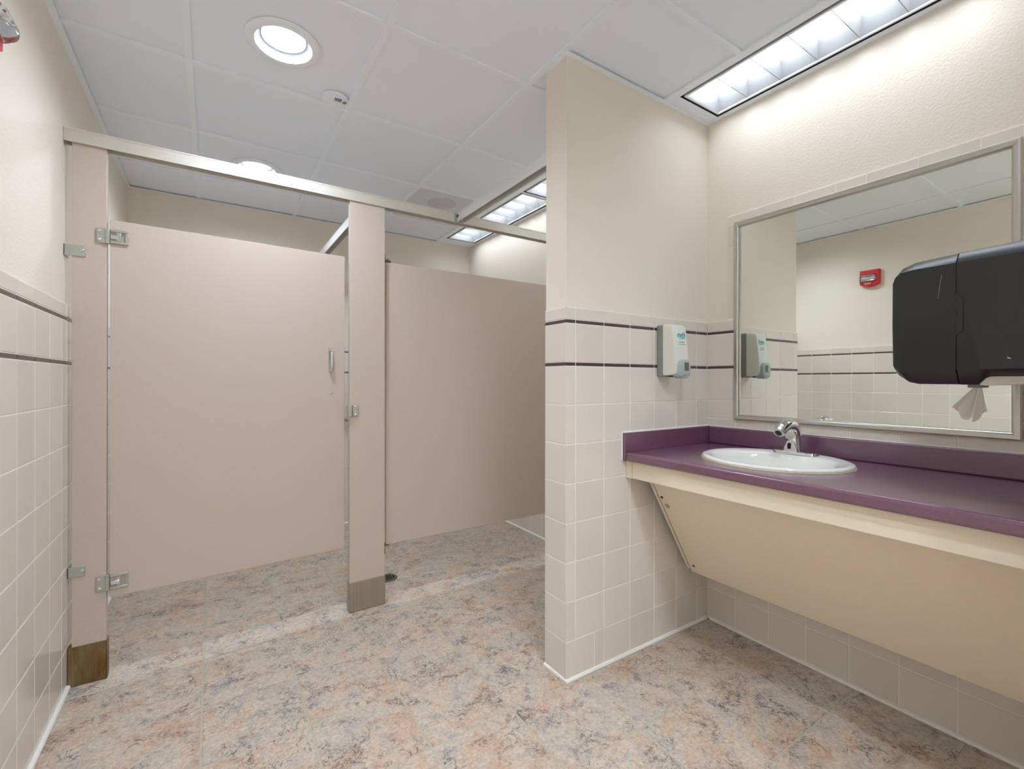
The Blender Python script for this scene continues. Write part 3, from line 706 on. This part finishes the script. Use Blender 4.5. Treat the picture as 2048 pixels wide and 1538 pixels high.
# ------------------------------------------------------------------ soap dispenser
so = thing('soap_dispenser', 'off-white wall soap dispenser with a teal logo on the tiled stub wall', 'soap dispenser', (1.712, PY0, 1.18))
MB().box(1.667, 1.757, 1.331, PY0 - 0.0004, 1.183, 1.413).build('back_plate', M['grey_plastic'], so, 0.006, 2)
prof = [(1.331, 1.413), (1.296, 1.411), (1.283, 1.405), (1.2785, 1.392), (1.270, 1.320), (1.264, 1.250), (1.263, 1.212), (1.269, 1.197), (1.285, 1.189), (1.331, 1.189)]
cv = MB()
rings = []
for x, ins in ((1.6665, 0.010), (1.6670, 0.0045), (1.6695, 0.001), (1.674, 0.0), (1.750, 0.0), (1.7545, 0.001), (1.757, 0.0045), (1.7575, 0.010)):
    rings.append([(x, max(y, 0) + (ins if y < 1.32 else 0), z - (ins if z > 1.35 else (-ins if z < 1.23 else 0))) for y, z in prof])
cv.loft(rings).build('cover', M['pale_plastic'], so)
MB().box(1.685, 1.730, 1.280, 1.315, 1.1815, 1.189).build('nozzle', M['dark'], so, 0.002)
lv = MB()
lz0, lz1 = 1.176, 1.258
P = rrect(1.7125, (lz0 + lz1) / 2, 0.0375, 0.041, 0.029)
def sc2(P, k): return [(1.7125 + (x - 1.7125) * k, (lz0 + lz1) / 2 + (z - (lz0 + lz1) / 2) * k) for x, z in P]
lv.loft([[(x, 1.290, z) for x, z in P], [(x, 1.2545, z) for x, z in P], [(x, 1.2495, z) for x, z in sc2(P, 0.95)], [(x, 1.2475, z) for x, z in sc2(P, 0.85)]])
lo = lv.build('push_lever', M['lever'], so)
MB().box(1.704, 1.732, 1.2465, 1.2485, 1.209, 1.245).build('sight_window', simple('olive_window', (84, 84, 54), 0.2, noise=(200, 0.2)), lo, 0.0008)
MB().box(1.692, 1.742, 1.2462, 1.2485, 1.188, 1.192).build('push_mark', M['grey_plastic'], lo, 0.0005)
# printed logo: two teal arches over an aqua ground, underline, two rows of fine print
def onfront(x, z):
    for (y0, z0), (y1, z1) in zip(prof[3:-1], prof[4:]):
        if z1 <= z <= z0: return y0 + (y1 - y0) * (z0 - z) / (z0 - z1)
    return 1.27
def stroke(pts, w, mat, name, off=0.0006):
    m = MB()
    L = [Vector((x, 0, z)) for x, z in pts]
    ring = []
    for i, q in enumerate(L):
        d = (L[min(i + 1, len(L) - 1)] - L[max(i - 1, 0)]).normalized(); s_ = Vector((-d.z, 0, d.x)) * w / 2
        a_, b_ = q + s_, q - s_
        ring.append([(a_.x, onfront(a_.x, a_.z) - off, a_.z), (b_.x, onfront(b_.x, b_.z) - off, b_.z), (b_.x, onfront(b_.x, b_.z) + 0.001, b_.z), (a_.x, onfront(a_.x, a_.z) + 0.001, a_.z)])
    return m.loft(ring)
lg = MB(); ag = MB(); fg = MB()
def arc(cx_, cz_, rx, rz, a0, a1, n=10): return [(cx_ + rx * math.cos(math.radians(a0 + (a1 - a0) * k / n)), cz_ + rz * math.sin(math.radians(a0 + (a1 - a0) * k / n))) for k in range(n + 1)]
def addm(dst, src): dst.add(src.v, src.f)
addm(ag, stroke([(1.693, 1.361), (1.742, 1.361)], 0.015, None, '', 0.0004))
addm(lg, stroke(arc(1.702, 1.359, 0.010, 0.011, 190, -10), 0.0036, None, ''))
addm(lg, stroke(arc(1.720, 1.361, 0.006, 0.006, 150, 20), 0.0040, None, ''))
addm(lg, stroke(arc(1.734, 1.361, 0.009, 0.013, 160, -10), 0.0036, None, ''))
addm(lg, stroke([(1.716, 1.3505), (1.738, 1.3505)], 0.0028, None, ''))
addm(lg, stroke([(1.704, 1.352), (1.707, 1.347)], 0.0025, None, ''))
lo1 = lg.build('logo', M['teal'], so, smooth=False)
ag.build('logo_ground', M['aqua'], lo1, smooth=False)
for zz, x0, n, dx in ((1.334, 1.698, 9, 0.0042), (1.3245, 1.697, 8, 0.0054)):
    for k in range(n):
        addm(fg, stroke([(x0 + dx * k, zz + 0.0018), (x0 + dx * k + 0.0012, zz - 0.0018)], 0.0016, None, ''))
        addm(fg, stroke([(x0 + dx * k, zz + (0.0012 if k % 2 else -0.0012)), (x0 + dx * (k + 0.7), zz + (0.0008 if k % 2 else -0.0014))], 0.0012, None, ''))
fg.build('fine_print', M['grey_print'], so, smooth=False)

# ------------------------------------------------------------------ paper towel dispenser
td = thing('paper_towel_dispenser', 'black plastic paper towel dispenser with rounded edges', 'towel dispenser', (1.585, NY1, 1.157))
X0, X1 = 1.420, 1.752
YS = 0.322
full_c = [(YS + 0.0012, 1.1575), (0.395, 1.158), (0.413, 1.162), (0.432, 1.178), (0.442, 1.197), (0.4445, 1.30), (0.443, 1.412), (0.438, 1.430), (0.424, 1.446), (0.398, 1.456), (YS + 0.0012, 1.4615)]
ins_c = [(YS + 0.0012, 1.192), (0.415, 1.192), (0.427, 1.1925), (0.434, 1.195), (0.4375, 1.203), (0.4390, 1.30), (0.4385, 1.405), (0.4345, 1.419), (0.4235, 1.4300), (0.398, 1.4340), (YS + 0.0012, 1.435)]
full_r = [(NY1 + 0.0006, 1.176), (0.268, 1.176), (0.279, 1.170), (0.290, 1.157), (YS - 0.0012, 1.157), (YS - 0.0012, 1.463), (NY1 + 0.0006, 1.468)]
ins_r = [(NY1 + 0.0006, 1.192), (0.268, 1.192), (0.279, 1.192), (0.290, 1.192), (YS - 0.0012, 1.192), (YS - 0.0012, 1.435), (NY1 + 0.0006, 1.437)]
def body(full, ins):
    def mixp(k): return [(fy_ + (iy - fy_) * k, fz + (iz - fz) * k) for (fy_, fz), (iy, iz) in zip(full, ins)]
    return [[(X0, y, z) for y, z in mixp(1.0)], [(X0 + 0.0025, y, z) for y, z in mixp(0.90)], [(X0 + 0.022, y, z) for y, z in mixp(0.08)], [(X0 + 0.030, y, z) for y, z in full], [(X1 - 0.03, y, z) for y, z in full], [(X1 - 0.022, y, z) for y, z in mixp(0.08)], [(X1, y, z) for y, z in mixp(1.0)]]
MB().loft(body(full_c, ins_c)).build('front_cover', M['black_plastic'], td)
rb = MB().loft(body(full_r, ins_r)).build('rear_body', M['black_plastic'], td)
MB().box(X0 + 0.006, X1 - 0.01, YS - 0.0012, YS + 0.0012, 1.19, 1.44).build('seam', M['seam'], td, smooth=False)
sp = [(YS, 1.435), (YS, 1.365), (YS - 0.012, 1.354), (YS - 0.012, 1.280), (YS, 1.269), (YS, 1.192)]
m = MB()
for (y0, z0), (y1, z1) in zip(sp[:-1], sp[1:]):
    m.tube([(X0 - 0.0002, y0, z0), (X0 - 0.0002, y1, z1)], 0.0009, 6)
m.build('latch_outline', M['seam'], td, smooth=False)
MB().prism([(YS + 0.0009, 1.364), (YS - 0.0112, 1.3535), (YS - 0.0112, 1.2805), (YS + 0.0009, 1.270)], 'x', X0 - 0.0003, X0 + 0.004).build('latch', M['black_plastic'], td, smooth=False)
MB().prism([(YS - 0.0005, 1.325), (YS - 0.003, 1.325), (YS - 0.003, 1.312), (YS - 0.0005, 1.312)], 'x', X0 - 0.0008, X0 + 0.002).build('keyhole', M['seam'], td, smooth=False)
MB().prism([(0.2415, 1.2150), (0.2365, 1.2125), (0.2367, 1.2140), (0.2413, 1.2165)], 'x', X0 - 0.0006, X0 + 0.0005).build('scuff', M['white_print'], td, smooth=False)
MB().tube([(X0 - 0.0001, 0.347, 1.412), (X0 - 0.0001, 0.349, 1.395), (X0 - 0.0001, 0.3515, 1.375), (X0 - 0.0001, 0.3535, 1.358)], 0.0003, 5).build('scratch', M['grey_plastic'], td, smooth=False)
MB().prism([(0.186, 1.1765), (0.196, 1.165), (0.212, 1.159), (0.278, 1.155), (0.290, 1.1575), (0.284, 1.166), (0.276, 1.1765)], 'x', X0 + 0.024, X1 - 0.05).build('paper_chute', simple('translucent_grey_plastic', (206, 198, 192), 0.3, noise=(60, 0.02)), td, 0.002)
MB().box(1.55, 1.61, 0.305, 0.331, 1.149, 1.158).build('outlet', M['grey_plastic'], td, 0.001)

# paper tail hanging from it
me_v, me_f = [], []
NU, NV = 22, 14
for j in range(NV + 1):
    v = j / NV
    for i in range(NU + 1):
        u = i / NU * 2 - 1
        y = 0.3185 + 0.0085 * u * (1 - v) + v * (0.0185 + 0.031 * u) - (0.0 if u < 0 else 0.0)
        x = 1.58 + 0.014 * math.sin(u * 7 + v * 1.5) * (0.4 + v) + 0.010 * math.sin(u * 17) * v
        z = 1.1505 - v * (0.062 + 0.020 * math.cos(u * 1.9 + 0.4) + 0.006 * math.sin(u * 9))
        me_v.append((x, y, z))
for j in range(NV):
    for i in range(NU):
        k = j * (NU + 1) + i; me_f.append((k, k + 1, k + NU + 2, k + NU + 1))
m = MB(); m.add(me_v, me_f); o = m.build('paper_towel', M['paper'])
o['label'] = 'crumpled thin white paper towel hanging below the black dispenser'; o['category'] = 'paper towel'

# ------------------------------------------------------------------ fire alarm strobe
AX = XL + 0.008
al = thing('fire_alarm', 'red wall fire alarm strobe with a clear lens', 'alarm', (XL, 1.549, 1.93))
yo0, yo1, zo0, zo1 = 1.482, 1.616, 1.940, 2.076
pl = [(yo0, zo1), (yo0, zo0 + 0.022)] + [(yo0 + (yo1 - yo0) * k / 10, zo0 + 0.022 - 0.022 * math.sin(math.pi * k / 10)) for k in range(1, 10)] + [(yo1, zo0 + 0.022), (yo1, zo1)]
mid = (1.549, 2.01)
def shr(P, k): return [(mid[0] + (y - mid[0]) * k, mid[1] + (z - mid[1]) * k) for y, z in P]
MB().loft([[(XL + 0.0002, y, z) for y, z in pl], [(AX + 0.028, y, z) for y, z in pl], [(AX + 0.033, y, z) for y, z in shr(pl, 0.96)]]).build('body', M['red'], al)
MB().box(AX + 0.032, AX + 0.038, 1.505, 1.610, 1.988, 2.028).build('reflector', M['chrome'], al, 0.002)
def dome(k):
    P = []
    for i in range(13):
        q = math.pi * i / 12
        P.append((AX + 0.032 + k * 0.036 * math.sin(q) ** 0.9, 1.984 + 0.027 * (1 - math.cos(q)) - 0.004 * math.sin(q)))
    return P
yl = [(1.500, 0.05), (1.504, 0.55), (1.514, 0.9), (1.530, 1.0), (1.590, 1.0), (1.604, 0.9), (1.612, 0.55), (1.615, 0.05)]
MB().loft([[(x, y, z) for x, z in dome(k)] for y, k in yl]).build('lens', M['clear'], al)
def text(s_, size, mat, parent, mw, name):
    cu = bpy.data.curves.new(name, 'FONT'); cu.body = s_; cu.size = size; cu.extrude = 0.0004; cu.align_x = 'CENTER'; cu.align_y = 'CENTER'
    cu.space_character = 1.15
    cu.materials.append(mat)
    tmp = bpy.data.objects.new(name, cu); COL.objects.link(tmp)
    me = bpy.data.meshes.new_from_object(tmp.evaluated_get(bpy.context.evaluated_depsgraph_get()))
    COL.objects.unlink(tmp); bpy.data.objects.remove(tmp)
    o = bpy.data.objects.new(name, me); COL.objects.link(o); o.parent = parent
    mw = mw.copy(); mw.translation = Vector(mw.translation) - world_loc(parent); o.matrix_local = mw
    return o
text('FIRE', 0.021, M['white_print'], al, Matrix(((0, 0, 1, AX + 0.0334), (1, 0, 0, 1.560), (0, 1, 0, 1.9655), (0, 0, 0, 1))), 'lettering')
